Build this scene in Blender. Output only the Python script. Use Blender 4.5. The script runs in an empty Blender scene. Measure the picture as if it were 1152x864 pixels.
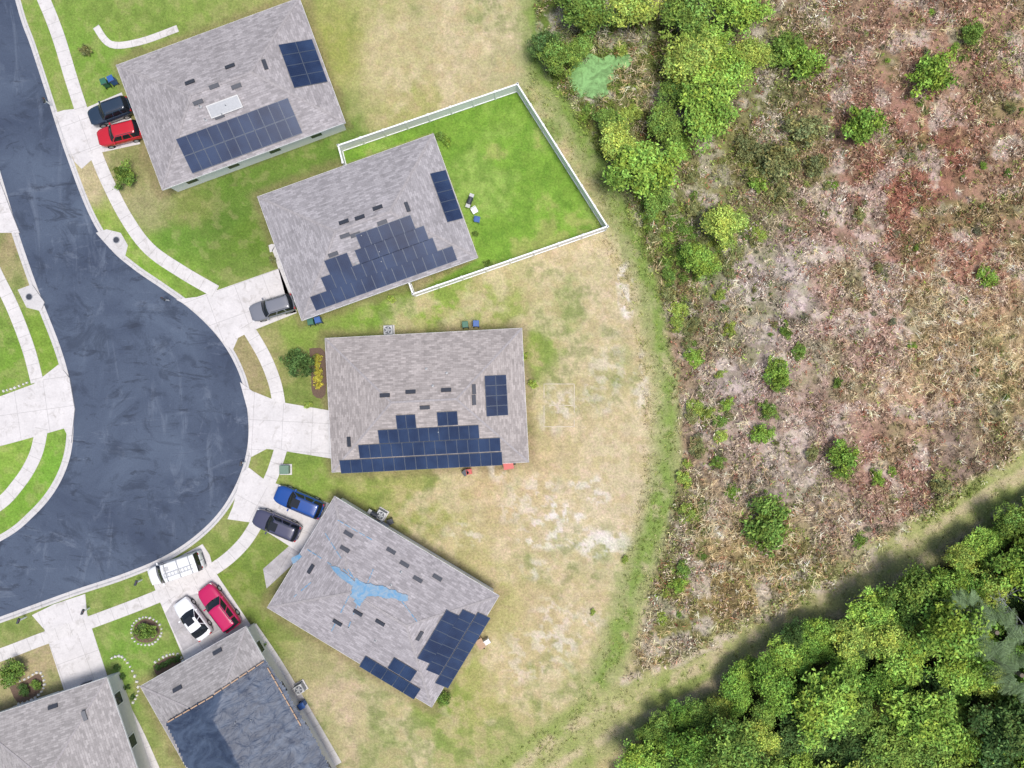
import bpy, bmesh, math, random
import numpy as np
from mathutils import Vector, Matrix
from mathutils.geometry import tessellate_polygon
random.seed(7); rng=np.random.default_rng(7)
S=0.09; H=72.0; E=1.15
scn=bpy.context.scene; COL=scn.collection
def W(x,y,z=0.0):
    k=(H-z)/H
    return Vector(((x-576)*S*k,(432-y)*S*k,z))
def lin(c):
    c=c/255.0
    return c/12.92 if c<=0.04045 else ((c+0.055)/1.055)**2.4
def C(r,g,b,e=None):
    e=e or E
    return (lin(r)/e,lin(g)/e,lin(b)/e,1.0)
# ---------------------------------------------------------------- noise
def _hash(ix,iy,seed):
    h=(ix*374761393+iy*668265263+seed*1274126177)&0xffffffff
    h=((h^(h>>13))*1274126177)&0xffffffff
    return ((h^(h>>16))&0xffff)/65535.0
def vnoise(X,Y,seed=0):
    ix=np.floor(X).astype(np.int64); iy=np.floor(Y).astype(np.int64)
    fx=X-ix; fy=Y-iy
    fx=fx*fx*(3-2*fx); fy=fy*fy*(3-2*fy)
    a=_hash(ix,iy,seed);b=_hash(ix+1,iy,seed);c=_hash(ix,iy+1,seed);d=_hash(ix+1,iy+1,seed)
    return (a*(1-fx)+b*fx)*(1-fy)+(c*(1-fx)+d*fx)*fy
def fbm(X,Y,scale,octv=4,seed=0):
    s=0;a=1;t=0;f=1.0/scale
    for o in range(octv):
        s=s+a*vnoise(X*f+o*17.3,Y*f-o*9.1,seed+o); t+=a; a*=0.55; f*=2.07
    return s/t
def sdf(X,Y,poly):
    P=np.array(poly,float); n=len(P)
    d=np.full(X.shape,1e9); ins=np.zeros(X.shape,bool)
    for i in range(n):
        ax,ay=P[i]; bx,by=P[(i+1)%n]
        ex,ey=bx-ax,by-ay; L=ex*ex+ey*ey+1e-9
        t=np.clip(((X-ax)*ex+(Y-ay)*ey)/L,0,1)
        d=np.minimum(d,(X-ax-t*ex)**2+(Y-ay-t*ey)**2)
        if ay!=by:
            c=((ay>Y)!=(by>Y))&(X<(bx-ax)*(Y-ay)/(by-ay)+ax)
            ins^=c
    d=np.sqrt(d)
    return np.where(ins,-d,d)
def pdist(X,Y,pl):
    d=np.full(X.shape,1e9)
    for (ax,ay),(bx,by) in zip(pl[:-1],pl[1:]):
        ex,ey=bx-ax,by-ay; L=ex*ex+ey*ey+1e-9
        t=np.clip(((X-ax)*ex+(Y-ay)*ey)/L,0,1)
        d=np.minimum(d,(X-ax-t*ex)**2+(Y-ay-t*ey)**2)
    return np.sqrt(d)
def smooth(pts,n=8):
    out=[];P=[pts[0]]+list(pts)+[pts[-1]]
    for i in range(1,len(P)-2):
        p0,p1,p2,p3=[np.array(q,float) for q in P[i-1:i+3]]
        for k in range(n):
            t=k/n
            q=0.5*((2*p1)+(-p0+p2)*t+(2*p0-5*p1+4*p2-p3)*t*t+(-p0+3*p1-3*p2+p3)*t**3)
            out.append((q[0],q[1]))
    out.append(tuple(pts[-1])); return out
def sst(a,b,x):
    t=np.clip((x-a)/(b-a),0,1); return t*t*(3-2*t)
# ---------------------------------------------------------------- materials
class NT:
    def __init__(s,name):
        s.m=bpy.data.materials.new(name); s.m.use_nodes=True
        s.t=s.m.node_tree; s.b=s.t.nodes['Principled BSDF']
    def n(s,typ):
        return s.t.nodes.new(typ)
    def l(s,a,b): s.t.links.new(a,b)
    def obj(s):
        if not hasattr(s,'_tc'): s._tc=s.t.nodes.new('ShaderNodeTexCoord')
        return s._tc.outputs['Object']
    def uv(s):
        s.obj(); return s._tc.outputs['UV']
    def mapped(s,vec,sc,rot=0,loc=(0,0,0)):
        mp=s.n('ShaderNodeMapping'); s.l(vec,mp.inputs[0]); mp.inputs['Scale'].default_value=sc; mp.inputs['Rotation'].default_value=(0,0,rot); mp.inputs['Location'].default_value=loc
        return mp.outputs[0]
    def noise(s,scale,detail=4,rough=0.6,vec=None,dist=0.0):
        nd=s.n('ShaderNodeTexNoise'); nd.inputs['Scale'].default_value=scale
        nd.inputs['Detail'].default_value=min(detail,5.5); nd.inputs['Roughness'].default_value=rough
        nd.inputs['Distortion'].default_value=dist
        s.l(vec or s.obj(),nd.inputs['Vector']); return nd.outputs['Fac']
    def ramp(s,fac,lo,hi,a=0.0,b=1.0):
        nd=s.n('ShaderNodeMapRange'); s.l(fac,nd.inputs['Value'])
        nd.inputs['From Min'].default_value=lo; nd.inputs['From Max'].default_value=hi
        nd.inputs['To Min'].default_value=a; nd.inputs['To Max'].default_value=b
        return nd.outputs['Result']
    def math(s,op,a,b=None):
        nd=s.n('ShaderNodeMath'); nd.operation=op
        for i,v in enumerate((a,b)):
            if v is None: continue
            if isinstance(v,(int,float)): nd.inputs[i].default_value=v
            else: s.l(v,nd.inputs[i])
        return nd.outputs[0]
    def mix(s,fac,a,b,mode='MIX'):
        nd=s.n('ShaderNodeMix'); nd.data_type='RGBA'; nd.blend_type=mode
        for i,v in ((0,fac),(6,a),(7,b)):
            if isinstance(v,(int,float)): nd.inputs[i].default_value=v
            elif isinstance(v,tuple): nd.inputs[i].default_value=v
            else: s.l(v,nd.inputs[i])
        return nd.outputs[2]
    def scale(s,col,f):
        nd=s.n('ShaderNodeVectorMath'); nd.operation='SCALE'
        if isinstance(col,tuple): nd.inputs[0].default_value=col[:3]
        else: s.l(col,nd.inputs[0])
        s.l(f,nd.inputs['Scale']); return nd.outputs[0]
    def col(s,c):
        if isinstance(c,tuple): s.b.inputs['Base Color'].default_value=c
        else: s.l(c,s.b.inputs['Base Color'])
    def diffuse(s,c):
        d=s.n('ShaderNodeBsdfDiffuse'); s.l(c,d.inputs['Color']); s.l(d.outputs[0],s.t.nodes['Material Output'].inputs['Surface']); s.t.nodes.remove(s.b)
    def bump(s,h,st=0.5,d=0.02):
        nd=s.n('ShaderNodeBump'); nd.inputs['Strength'].default_value=st; nd.inputs['Distance'].default_value=d
        s.l(h,nd.inputs['Height']); s.l(nd.outputs[0],s.b.inputs['Normal'])
def simple(name,c,rough=0.6,metal=0.0,amt=0.12,sc=6.0,coat=0.0):
    m=NT(name); m.b.inputs['Roughness'].default_value=rough; m.b.inputs['Metallic'].default_value=metal
    m.b.inputs['Coat Weight'].default_value=coat
    if amt: m.col(m.scale(c,m.ramp(m.noise(sc,3),0.25,0.75,1-amt,1+amt)))
    else: m.col(c)
    return m.m
def attr_mat(name,rough=0.8):
    m=NT(name); a=m.n('ShaderNodeAttribute'); a.attribute_name='Col'
    m.b.inputs['Roughness'].default_value=rough
    m.b.inputs['Specular IOR Level'].default_value=0.15
    return m,a.outputs['Color']
# ground
mg,ca=attr_mat('ground_mat',0.95)
f1=mg.ramp(mg.noise(4.5,5,0.85),0.25,0.75,0.52,1.48)
f2=mg.ramp(mg.noise(0.9,3,0.7),0.3,0.7,0.86,1.14)
c=mg.scale(mg.scale(ca,f1),f2)
gm=mg.ramp(mg.noise(1.3,5,0.8,dist=0.5),0.45,0.65,0.0,0.55)
c=mg.mix(gm,c,mg.mix(1.0,c,(0.86,1.0,0.76,1),'MULTIPLY'))
tm_=mg.ramp(mg.noise(0.7,5,0.85,dist=0.8,vec=mg.mapped(mg.obj(),(1,1,1),0.4,(31,7,0))),0.50,0.64,0.0,0.4)
c=mg.mix(tm_,c,mg.mix(1.0,c,(1.32,1.12,1.45,1),'MULTIPLY'))
mg.col(c); mg.bump(mg.noise(7.0,2,0.8),0.9,0.08)
M_ground=mg.m
# asphalt
m=NT('asphalt'); m.b.inputs['Roughness'].default_value=0.8
n1=m.ramp(m.noise(0.07,5,0.6,dist=1.2),0.35,0.65,0,1)
base=m.mix(n1,C(56,67,88),C(82,94,113))
v1=m.mapped(m.obj(),(1,0.28,1),0.5); v2=m.mapped(m.obj(),(0.3,1,1),0.3,(13,5,0)); v3=m.mapped(m.obj(),(0.35,1,1),1.2,(3,25,0))
st=m.ramp(m.noise(0.35,9,0.75,v1,1.6),0.56,0.70,0,0.38)
base=m.mix(st,base,C(118,128,144))
st=m.ramp(m.noise(0.22,9,0.75,v2,2.2),0.58,0.70,0,0.42)
base=m.mix(st,base,C(128,137,152))
dk=m.ramp(m.noise(0.2,7,0.7,dist=2.0),0.52,0.64,0,0.6)
base=m.mix(dk,base,C(44,54,72))
dk=m.ramp(m.noise(0.4,7,0.7,v3,2.4),0.56,0.64,0,0.6)
base=m.mix(dk,base,C(36,44,60))
sp=m.ramp(m.noise(7,5,0.85),0.25,0.75,0.78,1.22)
m.col(m.scale(base,sp))
M_asph=m.m
def concrete(name,col,ju,jv,amt=0.1):
    m=NT(name); m.b.inputs['Roughness'].default_value=0.85
    sx=m.n('ShaderNodeSeparateXYZ'); m.l(m.uv(),sx.inputs[0])
    def line(o,sp):
        f=m.math('FRACT',m.math('DIVIDE',o,sp))
        return m.math('LESS_THAN',f,0.05/sp)
    c=m.scale(col,m.ramp(m.noise(0.5,5,0.75),0.3,0.7,1-amt,1+amt))
    c=m.scale(c,m.ramp(m.noise(5,4,0.8),0.25,0.75,0.9,1.09))
    stn=m.ramp(m.noise(1.1,5,0.7,dist=1.0),0.54,0.72,0,0.5)
    c=m.mix(stn,c,C(146,138,128))
    fac=line(sx.outputs[0],ju)
    if jv: fac=m.math('MAXIMUM',fac,line(sx.outputs[1],jv))
    c=m.mix(m.math('MULTIPLY',fac,0.36),c,(0.14,0.13,0.12,1))
    m.col(c); return m.m
M_walk=concrete('sidewalk_concrete',C(212,207,204),1.5,None)
M_drive=concrete('driveway_concrete',C(212,207,205),3.0,3.0)
M_drive2=concrete('speckled_driveway_concrete',C(176,171,172),3.0,3.0,0.35)
M_kerb=concrete('kerb_concrete',C(202,198,196),3.0,None,0.08)
def shingle(name,tint,seed):
    m=NT(name); m.b.inputs['Roughness'].default_value=0.9
    mv=m.mapped(m.uv(),(1,1,1),0,(seed*3.1,seed*1.7,0))
    br=m.n('ShaderNodeTexBrick'); m.l(mv,br.inputs['Vector'])
    br.inputs['Scale'].default_value=1.0; br.inputs['Brick Width'].default_value=0.5; br.inputs['Row Height'].default_value=0.2
    br.inputs['Mortar Size'].default_value=0.012; br.inputs['Bias'].default_value=-0.1
    a=tint
    br.inputs['Color1'].default_value=tuple(v*0.78 for v in a[:3])+(1,)
    br.inputs['Color2'].default_value=tuple(v*1.18 for v in a[:3])+(1,)
    br.inputs['Mortar'].default_value=tuple(v*0.72 for v in a[:3])+(1,)
    c=m.scale(br.outputs['Color'],m.ramp(m.noise(0.45,4,0.6,mv),0.3,0.7,0.92,1.08))
    c=m.scale(c,m.ramp(m.noise(1.0,5,0.9,m.mapped(mv,(1.6,6,1))),0.25,0.75,0.68,1.32))
    c=m.scale(c,m.ramp(m.noise(1.0,4,0.7,m.mapped(mv,(1.4,0.16,1),0,(3,9,0))),0.52,0.72,1.0,0.86))
    m.col(c); return m.m
TINT=[(168,162,163),(168,163,165),(174,165,161),(169,163,165),(162,157,156),(169,163,161)]
M_sh=[shingle('roof_shingles_%d'%i,C(*t),i) for i,t in enumerate(TINT)]
M_ridge=simple('ridge_cap',C(163,157,157),0.9,0,0.22,5)
M_white=simple('white_trim',(0.8,0.8,0.8,1),0.5,0,0.04)
M_stucco=simple('stucco',(0.66,0.64,0.61,1),0.85,0,0.06,3)
M_vinyl=simple('white_vinyl',(0.82,0.82,0.82,1),0.4,0,0.03)
M_glass=simple('window_glass',(0.03,0.04,0.05,1),0.08,0,0.0)
M_frameP=simple('panel_frame',(0.075,0.095,0.135,1),0.4,0.2,0)
def pvcell():
    m=NT('solar_cell'); m.b.inputs['Roughness'].default_value=0.2
    m.b.inputs['Specular IOR Level'].default_value=0.5
    sx=m.n('ShaderNodeSeparateXYZ'); m.l(m.uv(),sx.inputs[0])
    f=m.math('MAXIMUM',m.math('LESS_THAN',m.math('FRACT',m.math('MULTIPLY',sx.outputs[0],6)),0.07),
             m.math('LESS_THAN',m.math('FRACT',m.math('MULTIPLY',sx.outputs[1],10)),0.07))
    c=m.mix(m.ramp(m.noise(0.35,3),0.35,0.65,0,1),C(26,40,70),C(46,64,96))
    c=m.mix(m.math('MULTIPLY',f,0.35),c,C(80,96,122)); m.col(c); return m.m
M_cell=pvcell()
M_dark=simple('dark_metal',(0.05,0.055,0.07,1),0.5,0.3,0.1)
M_grey=simple('grey_metal',(0.3,0.31,0.33,1),0.5,0.4,0.1)
M_lgrey=simple('light_grey_metal',(0.45,0.45,0.45,1),0.5,0.2,0.1)
M_rubber=simple('rubber',(0.02,0.02,0.02,1),0.85,0,0.1)
M_wood=simple('lath_wood',(0.42,0.28,0.18,1),0.8,0,0.2)
M_oldwood=simple('weathered_timber',C(206,194,172),0.9,0,0.3,2)
M_bark=simple('bark',(0.15,0.12,0.09,1),0.95,0,0.3,8)
M_mulch=simple('mulch',(0.13,0.085,0.06,1),0.95,0,0.4,15)
M_stone=simple('edging_stone',(0.55,0.53,0.5,1),0.85,0,0.15)
m=NT('worn_blue_tarp'); m.b.inputs['Roughness'].default_value=0.7
m.col(m.mix(m.ramp(m.noise(1.6,5,0.8,dist=1),0.4,0.62),C(100,152,190),C(150,168,182))); M_tarp=m.m
m=NT('navy_tarp'); m.b.inputs['Roughness'].default_value=0.5
cc_=m.mix(m.ramp(m.noise(0.5,5,0.75,m.mapped(m.obj(),(1,0.35,1),0.5),1.5),0.4,0.62),C(42,55,78),C(74,88,110)); m.col(cc_); m.bump(m.noise(1.2,3,0.6,m.mapped(m.obj(),(1,0.3,1),0.5),1.0),0.8,0.2); M_tarp2=m.m
M_red=simple('red_plastic',(0.45,0.03,0.02,1),0.4,0,0.05)
M_blueP=simple('blue_plastic',(0.03,0.10,0.32,1),0.45,0,0.05)
M_greenP=simple('green_plastic',(0.03,0.13,0.08,1),0.45,0,0.05)
M_boxgreen=simple('utility_green',(0.12,0.2,0.14,1),0.5,0,0.08)
# ---------------------------------------------------------------- mesh helpers
def link(o,parent=None):
    COL.objects.link(o)
    if parent: o.parent=parent
    return o
def mesh_obj(name,verts,faces,mats,parent=None,fm=None,uvs=None,shade=False):
    me=bpy.data.meshes.new(name); me.from_pydata([tuple(v) for v in verts],[],faces)
    for mt in (mats if isinstance(mats,(list,tuple)) else [mats]): me.materials.append(mt)
    if fm: me.polygons.foreach_set('material_index',fm)
    if uvs is not None:
        ul=me.uv_layers.new(name='UVMap'); fl=[]
        for p in me.polygons:
            for vi,li in zip(p.vertices,p.loop_indices):
                fl.append((li,uvs[vi]))
        for li,u in fl: ul.data[li].uv=u
    if shade: me.shade_smooth()
    me.update()
    return link(bpy.data.objects.new(name,me),parent)
def np_quads(name,V,colors,mat):
    N=V.shape[0]; me=bpy.data.meshes.new(name)
    me.vertices.add(N*4); me.vertices.foreach_set('co',V.astype(np.float32).ravel())
    me.loops.add(N*4); me.loops.foreach_set('vertex_index',np.arange(N*4,dtype=np.int32))
    me.polygons.add(N); me.polygons.foreach_set('loop_start',np.arange(0,N*4,4,dtype=np.int32))
    me.polygons.foreach_set('loop_total',np.full(N,4,dtype=np.int32))
    me.update(calc_edges=True)
    ca=me.color_attributes.new('Col','FLOAT_COLOR','POINT')
    cc=np.ones((N,4,4),np.float32); cc[:,:,:3]=colors[:,None,:]
    ca.data.foreach_set('color',cc.ravel())
    me.materials.append(mat); return me
class MB:
    def __init__(s): s.v=[];s.f=[];s.m=[];s.mats=[];s.uv=[]
    def mi(s,mat):
        if mat not in s.mats: s.mats.append(mat)
        return s.mats.index(mat)
    def add(s,vs,fs,mat,uv=None):
        o=len(s.v); s.v+=[tuple(v) for v in vs]; k=s.mi(mat)
        s.uv+=list(uv) if uv else [(v[0],v[1]) for v in vs]
        for f in fs: s.f.append(tuple(i+o for i in f)); s.m.append(k)
    def box(s,c,d,mat,rot=0.0,taper=1.0,M=None):
        cx,cy,cz=c; a,b,h=d[0]/2,d[1]/2,d[2]/2; vs=[]
        for z,t in ((-h,1),(h,taper)):
            for x,y in ((-a,-b),(a,-b),(a,b),(-a,b)):
                x*=t;y*=t
                if M is not None: p=M@Vector((x,y,z)); vs.append((p.x+cx,p.y+cy,p.z+cz))
                else: vs.append((cx+x*math.cos(rot)-y*math.sin(rot),cy+x*math.sin(rot)+y*math.cos(rot),cz+z))
        s.add(vs,[(3,2,1,0),(4,5,6,7),(0,1,5,4),(1,2,6,5),(2,3,7,6),(3,0,4,7)],mat)
    def cyl(s,p,q,r1,r2,mat,n=10):
        p=Vector(p);q=Vector(q);d=(q-p).normalized()
        x=d.orthogonal().normalized();y=d.cross(x);vs=[]
        for c0,r in ((p,r1),(q,r2)):
            for i in range(n):
                a=2*math.pi*i/n; vs.append(c0+x*math.cos(a)*r+y*math.sin(a)*r)
        fs=[(i,(i+1)%n,n+(i+1)%n,n+i) for i in range(n)]+[tuple(range(n-1,-1,-1)),tuple(range(n,2*n))]
        s.add(vs,fs,mat)
    def beam(s,p,q,w,h,mat):
        p=Vector(p);q=Vector(q);d=q-p;L=d.length;x=d.normalized()
        y=Vector((0,0,1)).cross(x).normalized();z=x.cross(y)
        M=Matrix((x,y,z)).transposed(); s.box((p+q)/2,(L,w,h),mat,M=M)
    def obj(s,name,parent=None,loc=None,rot=None,shade=False):
        o=mesh_obj(name,s.v,s.f,s.mats,parent,s.m,s.uv,shade)
        if loc is not None: o.location=loc
        if rot is not None: o.rotation_euler=(0,0,rot)
        return o
def bevel(o,w=0.02,seg=2):
    md=o.modifiers.new('bev','BEVEL'); md.width=w; md.segments=seg; md.limit_method='ANGLE'
    return o
# ---------------------------------------------------------------- layout polygons (photo px)
road_R=[(-150,-400),(-30,-150),(5,-40),(22,20),(33,50),(50,102),(72,170),(98,238),(122,278),(150,303),(182,325),(215,349),(243,377),(263,408),(275,443),(279,490),(271,530),(252,568),(225,598),(188,624),(140,645),(80,665),(0,694),(-110,733),(-260,780),(-500,850)]
road_L=[(-280,-400),(-150,-150),(-75,-30),(-45,50),(-22,125),(0,195),(20,262),(43,328),(67,390),(78,430),(82,465),(79,510),(64,548),(38,580),(0,609),(-90,648),(-240,700),(-500,775)]
rR=smooth(road_R,6); rL=smooth(road_L,6)
road_poly=rR+rL[::-1]
H1=[(133,72),(339,-3),(386,138),(180,215)]; H2=[(289,222),(487,150),(538,290),(340,360)]; H3=[(364,381),(586,369),(596,520),(375,531)]
H4=[(378,561),(560,668),(487,798),(299,681)]; H5=[(277,706),(390,905),(270,970),(157,771)]; H6=[(120,762),(190,972),(40,1022),(-30,812)]
yard=[(383,166),(582,99),(682,257),(466,332),(538,290),(487,150),(387,185)]
wet=[(590,-400),(600,-50),(605,40),(622,90),(655,140),(695,200),(725,280),(750,360),(762,450),(765,530),(752,600),(730,670),(712,730),(700,768),(760,745),(850,702),(940,655),(1020,600),(1080,560),(1152,508),(1350,400),(1700,250),(1700,-400)]
forest=[(660,1300),(690,905),(730,815),(800,795),(855,745),(900,710),(960,695),(1050,640),(1100,612),(1152,578),(1350,470),(1700,330),(1700,1300)]
swale=smooth([(600,-100),(606,50),(640,128),(688,208),(722,290),(744,380),(754,450),(752,520),(738,590),(714,660),(694,720),(668,790),(640,860),(620,950)],6)
track=smooth([(560,900),(650,830),(760,778),(850,728),(950,672),(1050,610),(1152,548),(1300,470),(1500,370)],5)
lawn_pts=[(60,85,130,152,60),(100,70,118,152,48),(150,50,128,152,56),(430,70,186,172,124),(380,60,150,154,72),(500,75,190,174,132),(560,75,178,168,122),(590,110,136,152,82),(470,110,166,162,95),
(140,185,136,136,80),(165,225,156,150,102),(108,205,186,170,128),(95,185,186,170,128),(230,240,88,120,34),(200,262,102,140,40),(260,205,98,128,40),(340,180,106,134,46),(370,160,102,132,44),(270,280,98,128,34),(180,305,128,164,46),(150,285,132,164,50),(125,245,138,160,58),(205,225,124,134,62),
(285,410,156,140,100),(270,395,150,140,92),(330,380,126,150,54),(430,350,126,160,46),(480,345,138,160,58),(345,440,120,132,56),(300,390,152,148,88),(330,430,136,138,72),
(600,320,190,176,128),(560,340,148,158,74),(520,350,136,158,60),(650,290,190,176,132),(700,340,194,176,138),(605,385,138,156,64),(640,420,186,170,126),(620,455,174,162,112),(680,500,200,182,144),(610,520,196,172,130),(600,600,192,174,132),(650,600,206,188,156),(700,560,196,178,142),(560,550,192,168,124),(480,560,158,156,86),(440,552,164,160,92),(400,545,144,154,70),(355,535,126,150,54),(620,680,188,168,124),(580,760,192,172,126),(540,780,168,162,94),(640,750,196,176,130),(500,800,136,150,62),(400,780,188,168,134),(350,740,158,152,102),(330,710,142,148,80),(370,800,192,172,138),(560,690,176,166,106),(520,740,146,154,72),(450,830,176,164,120),
(270,640,116,138,46),(300,700,108,126,44),(245,600,134,144,68),(150,665,124,144,58),(130,720,116,152,48),(30,705,128,140,68),(40,745,168,152,112),(75,690,126,144,64),(10,400,116,152,42),(45,380,122,152,44),(60,530,116,160,42),(15,520,136,168,54),(30,565,118,158,42),(10,290,158,142,100),(20,312,154,144,98),(0,240,156,146,102)]
wet_pts=[(660,60,98,116,52),(650,180,116,124,62),(700,240,112,120,62),(740,330,128,116,84),(790,300,104,114,62),(770,400,146,126,104),(770,500,142,120,96),(760,600,120,116,80),(740,690,122,120,74),(860,180,128,124,80),(880,90,122,122,84),(940,80,154,126,108),(1000,120,158,122,106),(1090,90,164,132,112),(1130,200,160,130,108),(1050,180,152,104,88),(1000,230,150,102,86),(930,250,162,132,118),(850,330,174,160,154),(900,320,182,168,164),(1060,300,166,124,106),(1120,400,180,160,124),(1060,400,186,162,130),(980,400,176,148,134),(900,480,164,140,128),(830,420,180,164,158),(800,480,164,146,132),(930,580,172,152,140),(1000,520,168,132,116),(1080,500,138,120,106),(850,600,172,150,112),(820,650,146,128,88),(900,640,136,130,84),(1140,470,154,136,104),(960,330,172,140,122),(1030,450,178,148,126),(870,540,172,156,144)]
def idw(X,Y,pts,soft=16.0):
    w_=0;acc=[0,0,0]
    for (x,y,r,g,b) in pts:
        w=1.0/((X-x)**2+(Y-y)**2+soft*soft)**2
        w_=w_+w; cc=C(r,g,b)
        for i in range(3): acc[i]=acc[i]+w*cc[i]
    return np.stack([a/w_ for a in acc],-1)
def blend(col,c,m):
    c=np.array(c[:3]) if isinstance(c,tuple) else c
    return col*(1-m[...,None])+c*m[...,None]
def ground_color(X,Y):
    Xc=np.clip(X,-300,1500);Yc=np.clip(Y,-300,1150)
    wx=(fbm(Xc,Yc,60,4,1)-0.5)*60; wy=(fbm(Xc,Yc,60,4,5)-0.5)*60
    Xw=Xc+wx;Yw=Yc+wy
    col=idw(Xw,Yw,lawn_pts)
    n2=fbm(Xc,Yc,28,5,11); n3=fbm(Xc,Yc,70,5,21); n4=fbm(Xc,Yc,11,5,151)
    tan=C(206,186,148); gr=C(124,146,62)
    east=sst(380,470,X)
    col=blend(col,gr,0.42*sst(0.52,0.70,n3))
    col=blend(col,tan,0.62*sst(0.47,0.66,n2)*east)
    col=blend(col,C(182,164,116),0.58*sst(0.51,0.64,n4)*(0.38+0.62*east))
    col=blend(col,C(100,122,46),0.42*sst(0.46,0.34,n4)*sst(0.42,0.6,n3+0.1*(n2-.5)))
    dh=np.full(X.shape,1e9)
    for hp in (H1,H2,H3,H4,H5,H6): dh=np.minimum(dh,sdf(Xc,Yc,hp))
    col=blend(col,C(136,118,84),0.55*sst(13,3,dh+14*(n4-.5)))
    my=sst(2,-2,sdf(Xc,Yc,yard))
    yc=np.array(C(122,160,44)[:3])*(1+0.5*(n2-0.5))[...,None]
    yc=blend(yc,C(154,176,82),0.6*sst(0.46,0.64,n3))
    yc=blend(yc,C(96,136,34),0.5*sst(0.5,0.64,n4))
    yc=blend(yc,C(174,164,98),0.5*sst(0.57,0.70,n2))
    col=blend(col,yc,my)
    for (x,y,rx,ry,a) in [(640,575,30,14,.9),(615,602,34,16,.6),(660,607,36,18,.7),(560,505,12,34,.45),(703,320,9,30,.7),(655,545,18,12,.6),(690,610,22,14,.5),(628,462,24,28,.45),(605,640,18,12,.5),(705,345,9,14,.8),(670,560,18,8,.6),(600,560,40,30,.4),(640,700,40,30,.35),(520,600,24,14,.4),(720,430,10,40,.4),(680,420,24,50,.3),(600,740,50,30,.3)]:
        d=((X-x)/rx)**2+((Y-y)/ry)**2
        col=blend(col,C(222,212,200),a*sst(1.4,0.2,d+2.4*(n2-0.5))*sst(0.46,0.58,fbm(X,Y,7,3,31)))
    ds=pdist(Xw*0.25+Xc*0.75,Yw*0.25+Yc*0.75,swale)
    col=blend(col,C(140,152,84),0.75*sst(30,10,ds)*(1-my)*sst(.3,.5,n4+.15))
    col=blend(col,C(118,146,52),0.75*sst(14,4,ds+24*(n2-0.5))*(1-my)*sst(.38,.5,n4+.05))
    lum=(col[...,0]*.35+col[...,1]*.55+col[...,2]*.1)[...,None]
    col=col*0.90+lum*0.10
    dw=sdf(Xc*0.7+Xw*0.3,Yc*0.7+Yw*0.3,wet)+14*(n2-0.5)
    mw=sst(5,-8,dw)
    wc=idw(Xw,Yw,wet_pts,22)*1.08
    wc=blend(wc,C(208,194,182),0.62*sst(0.51,0.63,fbm(X,Y,22,5,41)))
    wc=blend(wc,C(94,82,60),0.45*sst(0.53,0.65,fbm(X,Y,15,5,47)))
    wc=blend(wc,C(124,128,76),0.45*sst(0.55,0.68,fbm(X,Y,40,5,57)))
    col=blend(col,wc,mw)
    dt=pdist(Xc,Yc,track)+10*(n2-0.5)
    col=blend(col,C(162,162,108),0.95*sst(42,28,dt))
    col=blend(col,C(130,148,72),0.6*sst(.5,.66,n3)*sst(42,28,dt))
    col=blend(col,C(192,176,142),0.8*sst(10,3,np.abs(dt-13))*sst(0.34,0.55,n4))
    du=pdist(Xc,Yc,[(700,766),(770,742),(850,700),(950,648),(1020,596)])+8*(n2-0.5)
    col=blend(col,C(196,180,162),0.8*sst(9,2,du)*sst(0.4,0.55,n4))
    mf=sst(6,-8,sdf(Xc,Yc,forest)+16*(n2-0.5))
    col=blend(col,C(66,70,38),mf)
    return np.clip(col,0.004,1),mw,mf
# ---------------------------------------------------------------- ground
def axis(lo,hi,st):
    a=np.arange(lo,hi+0.1,st); far=np.array([25,60,130,260,520,1000,2500,6000,14000.])
    return np.concatenate([lo-far[::-1],a,hi+far])
xs=axis(-160,1312,2.2); ys=axis(-150,1014,2.2)
X,Y=np.meshgrid(xs,ys)
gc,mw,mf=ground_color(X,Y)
dr=sdf(X,Y,road_poly)*S
Z=np.where(dr<3,-0.22+0.22*np.clip((dr-0.2)/0.25,0,1),0.0)
Z=Z+mw*(0.22*(fbm(X,Y,30,4,61)-0.5))*((X>590)&(X<1600))
V=np.stack([(X-576)*S,(432-Y)*S,Z],-1).reshape(-1,3)
nx,ny=len(xs),len(ys)
idx=np.arange(nx*ny).reshape(ny,nx)
F=np.stack([idx[:-1,:-1],idx[1:,:-1],idx[1:,1:],idx[:-1,1:]],-1).reshape(-1,4)
me=bpy.data.meshes.new('ground'); N=len(F)
me.vertices.add(len(V)); me.vertices.foreach_set('co',V.astype(np.float32).ravel())
me.loops.add(N*4); me.loops.foreach_set('vertex_index',F.astype(np.int32).ravel())
me.polygons.add(N); me.polygons.foreach_set('loop_start',np.arange(0,N*4,4,dtype=np.int32)); me.polygons.foreach_set('loop_total',np.full(N,4,dtype=np.int32))
me.update(calc_edges=True)
at=me.color_attributes.new('Col','FLOAT_COLOR','POINT')
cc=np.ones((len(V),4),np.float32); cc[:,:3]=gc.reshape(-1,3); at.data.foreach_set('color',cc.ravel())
me.materials.append(M_ground); me.shade_smooth(); link(bpy.data.objects.new('ground',me))
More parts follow.
